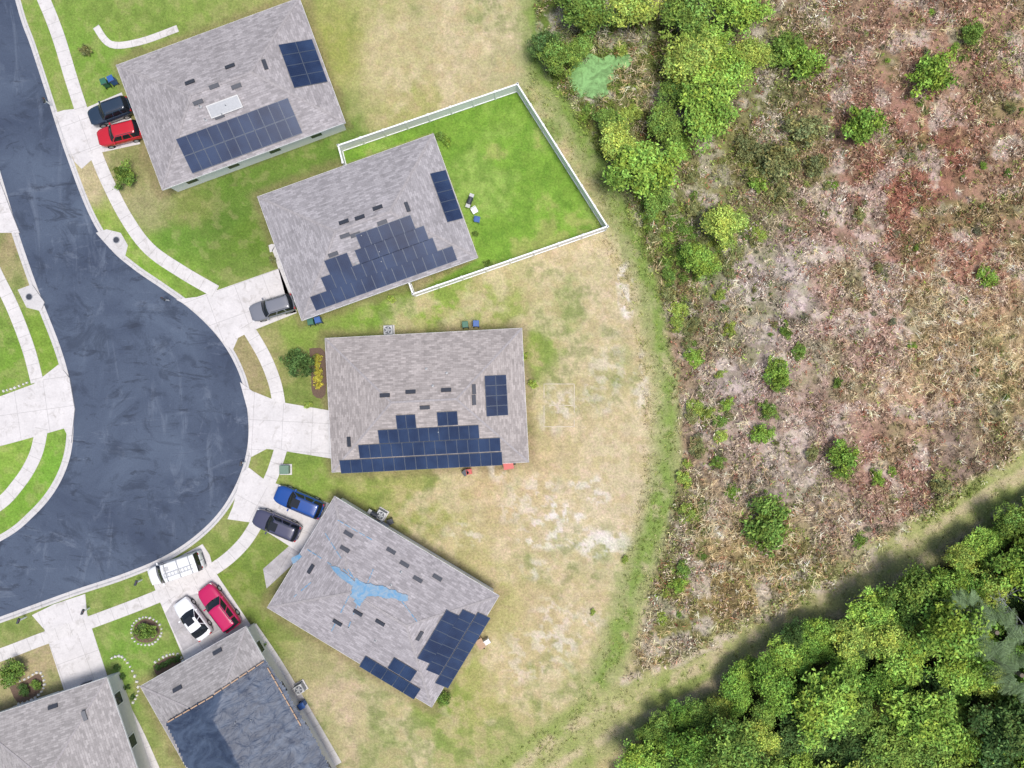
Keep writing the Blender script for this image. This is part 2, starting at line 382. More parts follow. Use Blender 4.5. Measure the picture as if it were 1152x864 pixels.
# ---------------------------------------------------------------- road, kerbs, slabs
def slab(name,px,z,mat,ang=0.0,thick=0.12,sm=0):
    if sm: px=smooth(list(px)+[px[0]],sm)[:-1]
    pts=[W(x,y,0) for x,y in px]; n=len(pts)
    tris=tessellate_polygon([pts])
    c_,s_=math.cos(ang),math.sin(ang)
    top=[(p.x,p.y,z) for p in pts]; bot=[(p.x,p.y,z-thick) for p in pts]
    fs=[]
    for t in tris:
        a,b,c0=[pts[i] for i in t]
        if (b-a).cross(c0-a).z<0: t=(t[0],t[2],t[1])
        fs.append(tuple(t))
    for i in range(n): j=(i+1)%n; fs.append((i,n+i,n+j,j))
    vs=top+bot; uv=[(v[0]*c_+v[1]*s_+50,-v[0]*s_+v[1]*c_+50) for v in vs]
    return mesh_obj(name,vs,fs,mat,uvs=uv)
slab('road',road_poly,-0.12,M_asph,thick=0.05)
def sweep(name,px,profile,mat,sign=1):
    P=[W(x,y,0) for x,y in px]; n=len(P); vs=[];uv=[];L=0;k=len(profile)
    for i,p in enumerate(P):
        t=(P[min(i+1,n-1)]-P[max(i-1,0)]); t.z=0; t.normalize(); nr=Vector((-t.y,t.x,0))*sign
        if i: L+=(p-P[i-1]).length
        for o,z in profile: vs.append((p.x+nr.x*o,p.y+nr.y*o,z)); uv.append((L,o))
    fs=[]
    for i in range(n-1):
        for j in range(k-1):
            a=i*k+j; f=(a,a+1,a+k+1,a+k); fs.append(f if sign<0 else f[::-1])
    return mesh_obj(name,vs,fs,mat,uvs=uv)
kp=[(-0.02,-0.2),(0.0,-0.112),(0.28,-0.10),(0.38,0.0),(0.46,0.022),(0.60,0.022),(0.62,-0.1)]
sweep('kerb',rR,kp,M_kerb,1); sweep('kerb',rL,kp,M_kerb,-1)
def path(name,px,w,z,mat,n=6):
    h=w/2
    return sweep(name,smooth(px,n),[(-h,z-0.15),(-h,z),(h,z),(h,z-0.15)],mat,-1)
SW=1.3
path('sidewalk',[(10,-150),(35,-40),(58,20),(68,48),(80,88),(93,128)],SW,0.034,M_walk)
path('sidewalk',[(106,168),(120,202),(142,245),(168,280),(205,306),(243,328)],SW,0.034,M_walk)
path('sidewalk',[(277,366),(297,400),(309,430),(314,455)],SW,0.034,M_walk)
path('sidewalk',[(316,505),(308,530),(300,548)],SW,0.034,M_walk)
path('sidewalk',[(291,585),(275,610),(252,632),(222,650),(175,672),(110,697),(50,718),(0,737),(-100,772),(-220,812)],SW,0.034,M_walk)
path('sidewalk',[(-90,120),(-40,225),(-8,300),(14,345),(32,392),(42,430)],SW,0.034,M_walk)
path('sidewalk',[(47,482),(40,512),(22,543),(-8,572),(-80,605),(-200,650)],SW,0.034,M_walk)
r=math.radians
slab('driveway',[(62,127),(72,124),(98,121),(137,104),(158,162),(112,172),(92,190),(84,182)],0.03,M_drive,r(20))
slab('driveway',[(198,337),(222,334),(246,326),(314,302),(334,352),(284,372),(268,380),(262,394),(252,386),(232,362),(215,346)],0.03,M_drive,r(20))
slab('driveway',[(270,430),(284,440),(314,452),(372,462),(374,516),(318,507),(300,505),(283,514),(279,505),(281,470)],0.03,M_drive,r(-3))
slab('driveway',[(272,532),(280,526),(298,540),(330,550),(385,572),(350,630),(322,612),(284,588),(256,584),(262,570)],0.03,M_drive,r(-28))
slab('driveway',[(168,644),(228,612),(236,624),(240,640),(284,706),(210,748),(178,672)],0.03,M_drive,r(-55))
slab('speckled_driveway',[(196,676),(232,664),(258,702),(206,732),(186,690)],0.036,M_drive2,r(-55),thick=0.03)
slab('driveway',[(36,692),(60,680),(96,668),(98,690),(122,764),(74,782),(50,708)],0.03,M_drive,r(20))
slab('driveway',[(-60,455),(0,446),(38,432),(66,410),(78,425),(84,460),(80,498),(72,482),(44,490),(0,502),(-60,515)],0.03,M_drive,r(8))
slab('driveway',[(-60,225),(-14,190),(-2,200),(14,242),(22,262),(0,262),(-60,290)],0.03,M_drive,r(15))
path('garden_path',[(108,30),(125,50),(158,47),(200,32)],0.7,0.03,M_walk)
path('garden_path',[(124,768),(140,795),(158,830),(180,880)],1.1,0.034,M_walk)
path('garden_path',[(284,704),(312,745),(345,800),(380,860)],0.9,0.03,M_walk)
path('garden_path',[(330,352),(312,285),(303,280)],0.7,0.03,M_walk)
slab('patio',[(300,662),(296,640),(330,610),(340,625)],0.026,M_drive2,r(-30))
slab('inlet_apron',[(108,262),(120,258),(136,262),(144,276),(140,292),(124,280)],0.028,M_kerb,r(-40))
slab('inlet_apron',[(20,326),(36,320),(50,340),(46,350),(30,346)],0.028,M_kerb,r(-60))
for (x,y) in [(131,270),(33,334)]:
    b=MB(); b.cyl((0,0,0.02),(0,0,0.045),0.36,0.36,M_grey,20); b.cyl((0,0,0.045),(0,0,0.055),0.28,0.28,M_dark,20)
    b.obj('manhole_cover',loc=W(x,y,0))
# pond
pp=[(638,88),(646,72),(656,70),(662,60),(676,66),(686,62),(696,64),(704,60),(711,68),(704,78),(690,80),(691,90),(682,96),(684,106),(668,112),(658,108),(650,110)]
m=NT('algae_water'); m.b.inputs['Roughness'].default_value=0.35
m.col(m.mix(m.ramp(m.noise(0.9,5,0.8,dist=1.5),0.44,0.64),C(138,186,112),C(98,132,72)))
slab('pond',pp,0.13,m.m,thick=0.4,sm=4)
# ---------------------------------------------------------------- houses
def house(name,cor,sh,eave=2.75,pitch=0.36,vents=(),wall=None):
    A,B,Cc,D=[W(x,y,eave) for x,y in cor]
    ctr=(A+B+Cc+D)/4; u=((B-A)+(Cc-D)); u.z=0; u.normalize(); v=Vector((-u.y,u.x,0))
    L=((B-A).length+(Cc-D).length)/2; Wd=((A-D).length+(B-Cc).length)/2
    ang=math.atan2(u.y,u.x)
    e=bpy.data.objects.new(name,None); e.location=(ctr.x,ctr.y,0); e.rotation_euler=(0,0,ang); link(e)
    h=dict(e=e,c=ctr,u=u,v=v,L=L,W=Wd,eave=eave,p=pitch)
    a,b=L/2,Wd/2; rz=eave+pitch*b; rx=max(a-b,0.01)
    vs=[(-a,-b,eave),(a,-b,eave),(a,b,eave),(-a,b,eave),(-rx,0,rz),(rx,0,rz)]
    tri=[(0,1,5,4),(1,2,5),(2,3,4,5),(3,0,4)]
    V=[];F=[];U=[]
    sl=math.sqrt(1+pitch*pitch)
    for k,f in enumerate(tri):
        o=len(V)
        for i in f:
            p=vs[i]; V.append(p)
            if k in (0,2): U.append((p[0]+20+k*7,(b-abs(p[1]))*sl))
            else: U.append((p[1]+40+k*7,(a-abs(p[0]))*sl))
        F.append(tuple(range(o,o+len(f))))
    mesh_obj('roof',V,F,sh,e,uvs=U)
    m_=MB()
    for p,q in ((vs[4],vs[5]),(vs[0],vs[4]),(vs[3],vs[4]),(vs[1],vs[5]),(vs[2],vs[5])):
        p=Vector(p);q=Vector(q); m_.beam(p,q,0.2,0.03,M_ridge)
    m_.obj('ridge_caps',e)
    m_=MB()
    for s_ in (-1,1):
        m_.box((0,s_*(b-0.005),eave-0.10),(L+0.04,0.05,0.185),M_white)
        m_.box((s_*(a-0.005),0,eave-0.10),(0.05,Wd-0.07,0.185),M_white)
    m_.box((0,0,eave-0.2),(L-.07,Wd-.07,0.03),M_white)
    m_.obj('fascia_and_soffit',e)
    i=0.42; w_=MB(); wm=wall or M_stucco; T=eave-0.22
    w_.box((0,0,T/2),(L-2*i,Wd-2*i,T),wm); w_.obj('walls',e)
    w_=MB()
    for s_ in (-1,1):
        for k in range(4):
            x=-a+2.6+k*(L-5)/3.2
            w_.box((x,s_*(b-i+0.02),1.5),(1.3,0.06,1.2),M_white); w_.box((x,s_*(b-i+0.05),1.5),(1.1,0.03,1.0),M_glass)
    x=a-i
    w_.box((x+0.02,1.5,1.1),(0.06,2.6,2.2),M_white); w_.box((x+0.05,1.5,1.1),(0.03,2.3,2.0),M_glass)
    w_.box((x+0.02,-3,1.5),(0.06,1.5,1.2),M_white); w_.box((x+0.05,-3,1.5),(0.03,1.3,1.0),M_glass)
    w_.obj('windows',e)
    w_=MB()
    for k in range(4): w_.box((-x-0.03,-b*0.35,0.3+k*0.55),(0.06,4.8,0.52),M_white)
    w_.box((-x-0.03,b*0.45,1.05),(0.06,1.0,2.1),M_dark)
    w_.obj('garage_and_front_door',e)
    b_=MB()
    for (px,py) in vents:
        p,side=hit(h,px,py); R=slope_M(h,side)
        q=p+R@Vector((0,0,0.07)); b_.box(q,(0.95,0.36,0.13),M_dark,M=R)
    if vents: b_.obj('roof_vents',e)
    b_=MB()
    for k in range(4):
        x=random.uniform(-rx,rx); y=random.choice((-1,1))*random.uniform(1,b*0.7); z=rh(h,x,y)
        b_.cyl((x,y,z-0.1),(x,y,z+0.35),0.05,0.05,M_grey,8); b_.cyl((x,y,z-0.02),(x,y,z+0.06),0.16,0.08,M_lgrey,10)
    b_.obj('plumbing_vents',e)
    return h
def rh(h,x,y): return h['eave']+h['p']*min(h['L']/2-abs(x),h['W']/2-abs(y))
def loc(h,w):
    d=Vector((w.x-h['c'].x,w.y-h['c'].y,0)); return d.dot(h['u']),d.dot(h['v'])
def hit(h,px,py):
    z=4.0
    for _ in range(14):
        x,y=loc(h,W(px,py,z)); z=max(rh(h,x,y),h['eave']-0.3)
    if h['L']/2-abs(x)<h['W']/2-abs(y): side='E' if x>0 else 'W'
    else: side='N' if y>0 else 'S'
    return Vector((x,y,z)),side
def slope_M(h,side):
    t=math.atan(h['p']);c_,s_=math.cos(t),math.sin(t)
    ea,eb={'S':((1,0,0),(0,c_,s_)),'N':((-1,0,0),(0,-c_,s_)),'E':((0,1,0),(-c_,0,s_)),'W':((0,-1,0),(c_,0,s_))}[side]
    ea=Vector(ea);eb=Vector(eb); return Matrix((ea,eb,ea.cross(eb))).transposed()
def arr(h,px,py,la,lb,na,nb,side,bld,skip=()):
    p,_=hit(h,px,py); R=slope_M(h,side); wa,wb=la/na,lb/nb
    for i in range(na):
        for j in range(nb):
            if (i,j) in skip: continue
            o=Vector(((i+.5)*wa-la/2,(j+.5)*wb-lb/2,0.12)); c_=p+R@o
            bld.box(c_,(wa-0.02,wb-0.02,0.045),M_frameP,M=R)
            c2=c_+R@Vector((0,0,0.0255)); x,y=wa/2-0.04,wb/2-0.045
            vs=[c2+R@Vector(q) for q in ((-x,-y,0),(x,-y,0),(x,y,0),(-x,y,0))]
            bld.add(vs,[(0,1,2,3)],M_cell,[(0,0),(1,0),(1,1),(0,1)])
def row(h,x0,y0,x1,y1,n,side,bld,lb=1.5):
    p,_=hit(h,x0,y0);q,_=hit(h,x1,y1); arr(h,(x0+x1)/2,(y0+y1)/2,(q-p).length,lb,n,1,side,bld)
def drape(h,poly,step,mat,name,lift=0.06,wr=0.05,seed=3,rag=3):
    P=np.array(poly); x0,y0=P.min(0);x1,y1=P.max(0)
    gx=np.arange(x0,x1+step,step);gy=np.arange(y0,y1+step,step); X_,Y_=np.meshgrid(gx,gy)
    d=sdf(X_,Y_,poly)+(fbm(X_,Y_,6,3,seed)-0.5)*rag
    vs=[];fs=[];ix={}
    nz=fbm(X_,Y_,9,3,seed+1)
    for j in range(len(gy)):
        for i in range(len(gx)):
            if d[j,i]<step*0.7:
                p,_=hit(h,gx[i],gy[j]); ix[(i,j)]=len(vs); vs.append((p.x,p.y,p.z+lift+wr*nz[j,i]))
    for j in range(len(gy)-1):
        for i in range(len(gx)-1):
            k=[(i,j),(i,j+1),(i+1,j+1),(i+1,j)]
            if all(q in ix for q in k): fs.append(tuple(ix[q] for q in k))
    mesh_obj(name,vs,fs,mat,h['e'],shade=True)
h1=house('house',H1,M_sh[0],vents=[(223,115),(247,131),(266,97),(259,75),(298,73),(214,93),(241,97)],wall=M_white)
b=MB(); arr(h1,270,153,11.4,3.35,11,2,'S',b); arr(h1,341,72,4.4,3.3,4,2,'E',b); b.obj('solar_panels',h1['e'])
b=MB(); p,sd=hit(h1,253,120); R=slope_M(h1,sd); b.box(p+R@Vector((0,0,0.12)),(3.2,1.2,0.12),M_lgrey,M=R); b.box(p+R@Vector((0,0,0.185)),(3.0,1.0,0.01),M_grey,M=R); b.obj('solar_water_heater',h1['e'])
h2=house('house',H2,M_sh[1],vents=[(387,250),(405,245),(425,234),(388,265),(400,264),(430,250),(458,233),(375,286)])
b=MB()
l=lambda k,x:(341-15.2*k)-0.35*(x-(352-5.5*k))
for k,x0,x1,n in ((0,352,512,14),(1,364,490,11),(2,368,394,2),(2,402,480,7),(3,403,465,5)):
    row(h2,x0,l(k,x0),x1,l(k,x1),n,'S',b,1.47)
arr(h2,502,221,5.0,1.65,5,1,'E',b); b.obj('solar_panels',h2['e'])
h3=house('house',H3,M_sh[2],vents=[(462,441),(502,439),(433,445),(533,438),(478,458),(533,450),(393,497)])
b=MB()
for x0,x1,y,n in ((383,565,520,15),(404,563,504,13),(426,539,488.5,10),(446,468,473,2),(492,515,472,2)):
    row(h3,x0,y+0.054*(474-x0),x1,y-0.054*(x1-474),n,'S',b,1.42)
arr(h3,558,445,3.9,2.2,4,2,'E',b); b.obj('solar_panels',h3['e'])
h4=house('house',H4,M_sh[3],vents=[(388,618),(403,689),(455,635),(470,652),(428,700),(392,601),(440,620),(350,640),(380,700),(472,715),(492,650)],wall=M_white)
b=MB()
row(h4,541,690,500,772,8,'E',b); row(h4,525,687,489,757,7,'E',b); row(h4,507,688,479,744,5,'E',b)
row(h4,408,743,470,780,5,'S',b); row(h4,440,745,466,760,2,'S',b)
b.obj('solar_panels',h4['e'])
drape(h4,[(368,634),(382,639),(397,651),(404,660),(398,660),(384,650)],0.7,M_tarp,'torn_roof_tarp',rag=3)
drape(h4,[(400,650),(412,656),(434,660),(459,671),(458,677),(430,671),(414,670),(402,676),(394,670)],0.7,M_tarp,'torn_roof_tarp_middle',rag=5,seed=9)
drape(h4,[(404,668),(412,672),(404,682),(398,676)],0.7,M_tarp,'torn_roof_tarp_flap',rag=3,seed=12)
drape(h4,[(328,628),(338,622),(340,626),(330,634)],0.7,M_tarp,'torn_roof_tarp_scrap')
b=MB()
for (x0,y0,x1,y1) in ((366,600,398,650),(398,660,372,712),(405,672,392,706),(420,640,412,660),(346,618,374,636),(452,676,470,700),(386,640,420,668),(380,585,420,608),(350,655,330,672)):
    for k in range(5):
        if k==3 and x0%4: continue
        pa,_=hit(h4,x0+(x1-x0)*k/5,y0+(y1-y0)*k/5);pb,_=hit(h4,x0+(x1-x0)*(k+.8)/5,y0+(y1-y0)*(k+.8)/5)
        b.beam(pa+Vector((0,0,.05)),pb+Vector((0,0,.05)),.09,.02,M_tarp)
b.obj('tarp_straps',h4['e'])
h5=house('house',H5,M_sh[4],vents=[(245,733),(200,775)])
drape(h5,[(188,812),(240,782),(300,742),(322,775),(350,822),(380,880),(240,930)],2.0,M_tarp2,'roof_tarp',0.08,0.16)
b=MB()
def lath(h,x0,y0,x1,y1,n=6):
    for i in range(n):
        pa,_=hit(h,x0+(x1-x0)*i/n,y0+(y1-y0)*i/n); pb,_=hit(h,x0+(x1-x0)*(i+.85)/n,y0+(y1-y0)*(i+.85)/n)
        b.beam(pa+Vector((0,0,.28)),pb+Vector((0,0,.28)),0.11,0.04,M_wood)
lath(h5,190,811,242,781);lath(h5,242,780,299,742);lath(h5,302,750,340,816,9)
b.obj('tarp_laths',h5['e'])
h6=house('house',H6,M_sh[5],vents=[(60,795),(95,805)])
# ---------------------------------------------------------------- fence
def fence(px):
    b=MB(); P=[W(x,y,0.9) for x,y in px]
    for p,q in zip(P[:-1],P[1:]):
        p=Vector((p.x,p.y,0));q=Vector((q.x,q.y,0)); n=max(1,round((q-p).length/2.4)); d=(q-p)/n; an=math.atan2(d.y,d.x)
        for i in range(n+1):
            c_=p+d*i; b.box((c_.x,c_.y,0.95),(0.15,0.15,1.9),M_vinyl,an); b.box((c_.x,c_.y,1.925),(0.22,0.22,0.05),M_vinyl,an,taper=0.5)
        for i in range(n):
            c_=p+d*(i+.5); L=d.length-0.16
            b.box((c_.x,c_.y,0.95),(L,0.04,1.6),M_vinyl,an)
            for z in (0.15,1.80): b.box((c_.x,c_.y,z),(L,0.14,0.12),M_vinyl,an)
            for k in range(1,int(L/0.18)):
                t=-L/2+k*0.18; b.box((c_.x+t*math.cos(an),c_.y+t*math.sin(an),0.95),(0.012,0.055,1.5),M_vinyl,an)
    return b.obj('vinyl_fence')
fence([(388,186),(383,167),(582,99),(682,257),(466,332),(461,318)])
# ---------------------------------------------------------------- vehicles
def paint(name,c,rough=0.25):
    m=NT(name); m.col(c); m.b.inputs['Roughness'].default_value=rough; m.b.inputs['Coat Weight'].default_value=0.6
    m.b.inputs['Coat Roughness'].default_value=0.08; return m.m
M_cglass=simple('car_glass',(0.012,0.015,0.02,1),0.05,0,0)
M_lamp=simple('headlamp',(0.7,0.7,0.7,1),0.1,0,0)
M_tail=simple('tail_lamp',(0.4,0.01,0.01,1),0.2,0,0)
def car(kind,x,y,ang,L,Wd,c,name='parked_car',sunroof=False):
    suv=kind=='suv'; van=kind=='van'
    Hh={'sedan':1.45,'suv':1.72,'van':2.05}[kind]
    e=bpy.data.objects.new(name,None); p=W(x,y,0.9); e.location=(p.x,p.y,-0.115 if van else 0.034); e.rotation_euler=(0,0,r(ang)); link(e)
    mp=paint('paint_'+name,c); hw=Wd/2
    zs0={'sedan':0.98,'suv':1.08,'van':1.2}[kind]
    T=[-1,-.985,-.94,-.85,-.7,-.5,-.3,0,.3,.45,.62,.78,.9,.96,.99,1]
    V=[];F=[]
    prof=[(0,0.22),(.86,.22),(.96,.34),(1.0,.55),(1.0,.78),(.965,.93),(.88,1.0),(.55,1.03),(0,1.04)]
    K=len(prof)
    for t in T:
        w=hw*(1-0.20*max(0,(abs(t)-.72)/.28)**2.2 - (0.10 if t>0 else .05)*max(0,(abs(t)-.45)/.55)**1.5)
        if van and t<0: w=hw*(1-.04*max(0,(abs(t)-.9)/.1))
        z=zs0
        if t>.25: z=zs0-(0.20 if kind=='sedan' else .14)*((t-.25)/.75)**1.6
        if t<-.6 and kind=='sedan': z=zs0-0.03
        end=max(0,(abs(t)-.94)/.06); z=z*(1-.10*end)
        for yy,zz in prof:
            V.append((t*L/2,yy*w,0.22+(zz-.22)*(z-.22)/.78+0.10*end*(1-zz)))
    V2=[(a,-b_,c_) for a,b_,c_ in V]
    Vall=V+V2; o=len(V)
    for i in range(len(T)-1):
        for j in range(K-1):
            a=i*K+j; F.append((a,a+K,a+K+1,a+1)); F.append((o+a,o+a+1,o+a+K+1,o+a+K))
    F.append(tuple(range(0,K))+tuple(o+K-1-k for k in range(K))); 
    q=(len(T)-1)*K; F.append(tuple(q+K-1-k for k in range(K))+tuple(o+q+k for k in range(K)))
    bo=mesh_obj('body',Vall,F,mp,e,shade=True)
    bm=bmesh.new(); bm.from_mesh(bo.data); bmesh.ops.remove_doubles(bm,verts=bm.verts,dist=0.0005); bmesh.ops.recalc_face_normals(bm,faces=bm.faces); bm.to_mesh(bo.data); bm.free(); bo.data.shade_smooth()
    if suv: bx0,bx1,rx0,rx1=-.93,.36,-.84,.10
    elif van: bx0,bx1,rx0,rx1=-.98,.60,-.95,.30
    else: bx0,bx1,rx0,rx1=-.78,.36,-.46,.04
    bx0,bx1,rx0,rx1=[t*L/2 for t in (bx0,bx1,rx0,rx1)]
    S_=[0,.05,.36,.41,.70,.76,1.0]; paintseg={0,2,4}
    if van: S_=[0,.06,.24,.3,.6,.9,1.0]; paintseg={0,2,3,4,5}
    wk=(.97,.95,.92,.84,.5) if van else (.90,.80,.72,.64,.36)
    def ring(x0,x1,w,z,bul):
        out=[]
        for s in S_: out.append((x1+(x0-x1)*s,w*(1-0.05*abs(s-.45)*(0.3 if van else 1)),z))
        for yy in (.6,0,-.6): out.append((x0-bul*(1-yy*yy)*(.05 if van else .6),yy*w*.95,z))
        for s in S_[::-1]: out.append((x1+(x0-x1)*s,-w*(1-0.05*abs(s-.45)*(0.3 if van else 1)),z))
        for yy in (-.6,0,.6): out.append((x1+bul*(1-yy*yy),yy*w*.97,z))
        return out
    zb=zs0+0.005
    rings=[ring(bx0,bx1,hw*wk[0],zb,.16),ring(bx0*.35+rx0*.65,bx1*.35+rx1*.65,hw*wk[1],zb+(Hh-zb)*.66,.13),ring(rx0,rx1,hw*wk[2],Hh-.05,.09),ring(rx0*.97 if van else rx0*.93,rx1-.06,hw*wk[3],Hh-.005,.06),ring(rx0*.7,rx1*.6-.1,hw*wk[4],Hh+.015,.02)]
    n=len(rings[0]); V=[q for R_ in rings for q in R_]; F=[];fm=[]
    ns=len(S_)
    for k in range(4):
        for i in range(n):
            j=(i+1)%n; F.append((k*n+i,k*n+j,(k+1)*n+j,(k+1)*n+i))
            seg=None
            if i<ns-1: seg=i
            elif ns+3<=i<2*ns+2: seg=ns-2-(i-ns-3)
            g=1
            if k>=2: g=0
            elif seg is not None and seg in paintseg: g=0
            fm.append(g)
    F.append(tuple(4*n+i for i in range(n))); fm.append(0)
    g=mesh_obj('cabin',V,F,[mp,M_cglass],e,fm); g.data.shade_smooth()
    bm=bmesh.new(); bm.from_mesh(g.data); bmesh.ops.recalc_face_normals(bm,faces=bm.faces); bm.to_mesh(g.data); bm.free()
    b=MB()
    if sunroof: b.box((rx1*.35,0,Hh+.018),(0.8,hw*.9,.012),M_cglass)
    for s in (-1,1):
        if suv: b.box(((rx0+rx1)/2,s*hw*.63,Hh+.03),((rx1-rx0)*.85,.04,.04),M_dark)
        b.box((bx1-.25,s*(hw+.09),zs0+.05),(.14,.22,.14),mp)
        b.box((L/2-.16,s*hw*.66,zs0-.30),(.24,hw*.34,.12),M_lamp)
        b.box((-L/2+.08,s*hw*.72,zs0-.16),(.14,hw*.22,.22),M_tail)
    b.box((L/2-.03,0,.52),(.08,hw*.8,.18),M_dark); b.box((L/2-.02,0,.34),(.08,hw*1.3,.08),M_dark)
    b.box((-L/2+.0,0,.60),(.03,.34,.14),M_lamp); b.box((-L/2+.03,0,.36),(.1,hw*1.3,.1),M_dark)
    b.beam((bx1+.02,-.5,zs0+.05),(bx1-.05,.1,zs0+.09),.02,.02,M_dark); b.beam((bx1+.02,.05,zs0+.05),(bx1-.05,.6,zs0+.09),.02,.02,M_dark)
    if van:
        for xx in (rx0+.5,(rx0+rx1)/2,rx1-.4):
            b.beam((xx,-hw+.12,Hh+.14),(xx,hw-.12,Hh+.14),.05,.05,M_lgrey)
            for s in (-1,1): b.box((xx,s*(hw-.14),Hh+.06),(.06,.05,.14),M_lgrey)
        for yy in (.05,.45): b.beam((rx0+.3,yy,Hh+.2),(rx1-.2,yy,Hh+.2),.04,.06,M_lgrey)
        for k in range(9): b.beam((rx0+.5+k*.34,.05,Hh+.2),(rx0+.5+k*.34,.45,Hh+.2),.03,.03,M_lgrey)
        b.box((-L/2-.02,0,1.2),(.02,.03,1.6),M_dark); b.box((rx1-.5,-.35,Hh+.05),(.5,.4,.08),M_lgrey)
    b.obj('trim',e)
    b=MB(); R_=.34
    for sx in (.60,-.58):
        for s in (-1,1):
            b.cyl((sx*L/2,s*(hw-.22),R_),(sx*L/2,s*(hw+.015),R_),R_,R_,M_rubber,20)
            b.cyl((sx*L/2,s*(hw+.012),R_),(sx*L/2,s*(hw+.025),R_),R_*.62,R_*.58,M_lgrey,12)
    b.obj('wheels',e)
    return e
car('suv',123,125,200,4.3,1.85,(0.02,0.035,0.06,1))
car('suv',134,150,194,4.4,1.85,(0.46,0.012,0.022,1))
car('suv',306,346,197,4.5,1.9,(0.17,0.175,0.20,1))
car('suv',336,565,157,5.0,1.95,(0.01,0.06,0.26,1),sunroof=True)
car('suv',311,591,157,4.8,1.9,(0.06,0.06,0.105,1),sunroof=True)
car('van',197,640,199,5.5,1.95,(0.74,0.74,0.73,1),name='cargo_van')
car('sedan',216,697,127,4.5,1.85,(0.74,0.74,0.75,1),sunroof=True)
car('suv',246,684,127,5.1,2.0,(0.46,0.008,0.085,1))
car('sedan',128,822,110,4.5,1.8,(0.03,0.03,0.035,1))
# ---------------------------------------------------------------- small objects
def bin_(x,y,ang,mat):
    b=MB(); b.box((0,0,.5),(.5,.55,.85),mat); b.box((0,0,.96),(.6,.66,.07),mat); b.box((.0,-.3,1.0),(.5,.06,.06),M_dark)
    for s in (-1,1): b.cyl((s*.22,-.28,.12),(s*.3,-.28,.12),.12,.12,M_rubber,12)
    o=b.obj('trash_bin',loc=W(x,y,0.034),rot=r(ang)); bevel(o,.03)
for a in [(352,363,10,M_greenP),(360,361,15,M_blueP),(122,96,20,M_greenP),(130,93,25,M_blueP),(536,365,0,M_blueP),(524,366,5,M_greenP),(232,752,30,M_greenP),(342,790,-60,M_blueP)]: bin_(*a)
def ac(x,y,ang):
    b=MB(); b.box((0,0,.06),(1.1,1.1,.1),M_walk); b.box((0,0,.5),(.85,.85,.76),M_lgrey)
    for k in range(8): b.box((0,0,.2+k*.085),(.88,.88,.02),M_grey)
    b.cyl((0,0,.88),(0,0,.91),.37,.37,M_dark,24)
    for k in range(5):
        t=k*1.257; b.beam((0,0,.93),(.33*math.cos(t),.33*math.sin(t),.93),.12,.01,M_grey)
    for k in range(6):
        t=k*.524; b.beam((-.39*math.cos(t),-.39*math.sin(t),.955),(.39*math.cos(t),.39*math.sin(t),.955),.012,.012,M_lgrey)
    b.obj('air_conditioner',loc=W(x,y,0),rot=r(ang))
for a in [(438,372,3),(339,772,-60),(378,143,20),(430,578,-30)]: ac(*a)
def ubox(x,y,ang):
    b=MB(); b.box((0,0,.05),(1.2,1.1,.1),M_walk); b.box((0,0,.4),(.9,.8,.6),M_boxgreen); b.box((0,.05,.72),(.94,.86,.05),M_boxgreen); bevel(b.obj('utility_box',loc=W(x,y,0),rot=r(ang)),.02)
ubox(322,528,0)
def mailbox(x,y,ang):
    b=MB(); b.box((0,0,.55),(.1,.1,1.1),M_white); b.box((0,0,1.1),(.5,.18,.05),M_white); b.box((0,0,1.2),(.5,.2,.16),M_dark); b.cyl((-.25,0,1.28),(.25,0,1.28),.1,.1,M_dark,12); b.box((.1,-.12,1.32),(.03,.02,.16),M_red)
    b.obj('mailbox',loc=W(x,y,0),rot=r(ang))
for a in [(58,118,110),(190,338,150),(276,520,80),(160,652,70),(30,694,70),(101,684,70)]: mailbox(*a)
def chair(x,y,ang,mat):
    b=MB(); b.box((0,0,.42),(.55,.55,.04),mat); b.box((0,.27,.7),(.55,.04,.5),mat)
    for sx in (-1,1):
        b.box((sx*.27,0,.62),(.05,.5,.03),mat)
        for sy in (-1,1): b.box((sx*.25,sy*.25,.21),(.04,.04,.42),mat)
    b.obj('patio_chair',loc=W(x,y,0),rot=r(ang))
for a in [(534,238,30,M_white),(537,248,80,M_blueP),(440,586,20,M_dark),(528,530,10,M_red),(524,531,40,M_dark),(548,720,30,M_white)]: chair(*a)
def grill(x,y,ang):
    b=MB(); b.box((0,0,.75),(.7,.5,.25),M_dark); b.cyl((-.35,0,.88),(.35,0,.88),.24,.24,M_dark,14); b.box((.55,0,.82),(.35,.45,.03),M_lgrey); b.box((-.55,0,.82),(.35,.45,.03),M_lgrey)
    for sx in (-1,1):
        for sy in (-1,1): b.box((sx*.3,sy*.2,.33),(.04,.04,.66),M_dark)
    b.obj('barbecue_grill',loc=W(x,y,0),rot=r(ang))
grill(529,228,70); grill(423,577,-30)
def wheelbarrow(x,y,ang,mat):
    b=MB(); b.box((0,0,.5),(.75,.55,.3),mat,taper=1.35); b.cyl((.55,-.05,.2),(.55,.05,.2),.2,.2,M_rubber,14)
    for s in (-1,1): b.beam((.5,s*.1,.25),(-.9,s*.32,.6),.04,.04,M_wood); b.box((-.25,s*.25,.18),(.04,.04,.36),M_dark)
    b.obj('wheelbarrow',loc=W(x,y,0),rot=r(ang))
wheelbarrow(572,523,10,M_red); wheelbarrow(541,722,-60,M_wood); wheelbarrow(432,590,-30,M_grey)
def stones(name,pts,sz=.28):
    b=MB()
    for (x,y) in pts:
        p=W(x,y,0); s=sz*random.uniform(.8,1.2); b.box((p.x,p.y,.07),(s,s*.8,.16),M_stone,random.uniform(0,3),taper=.75)
    bevel(b.obj(name),.03)
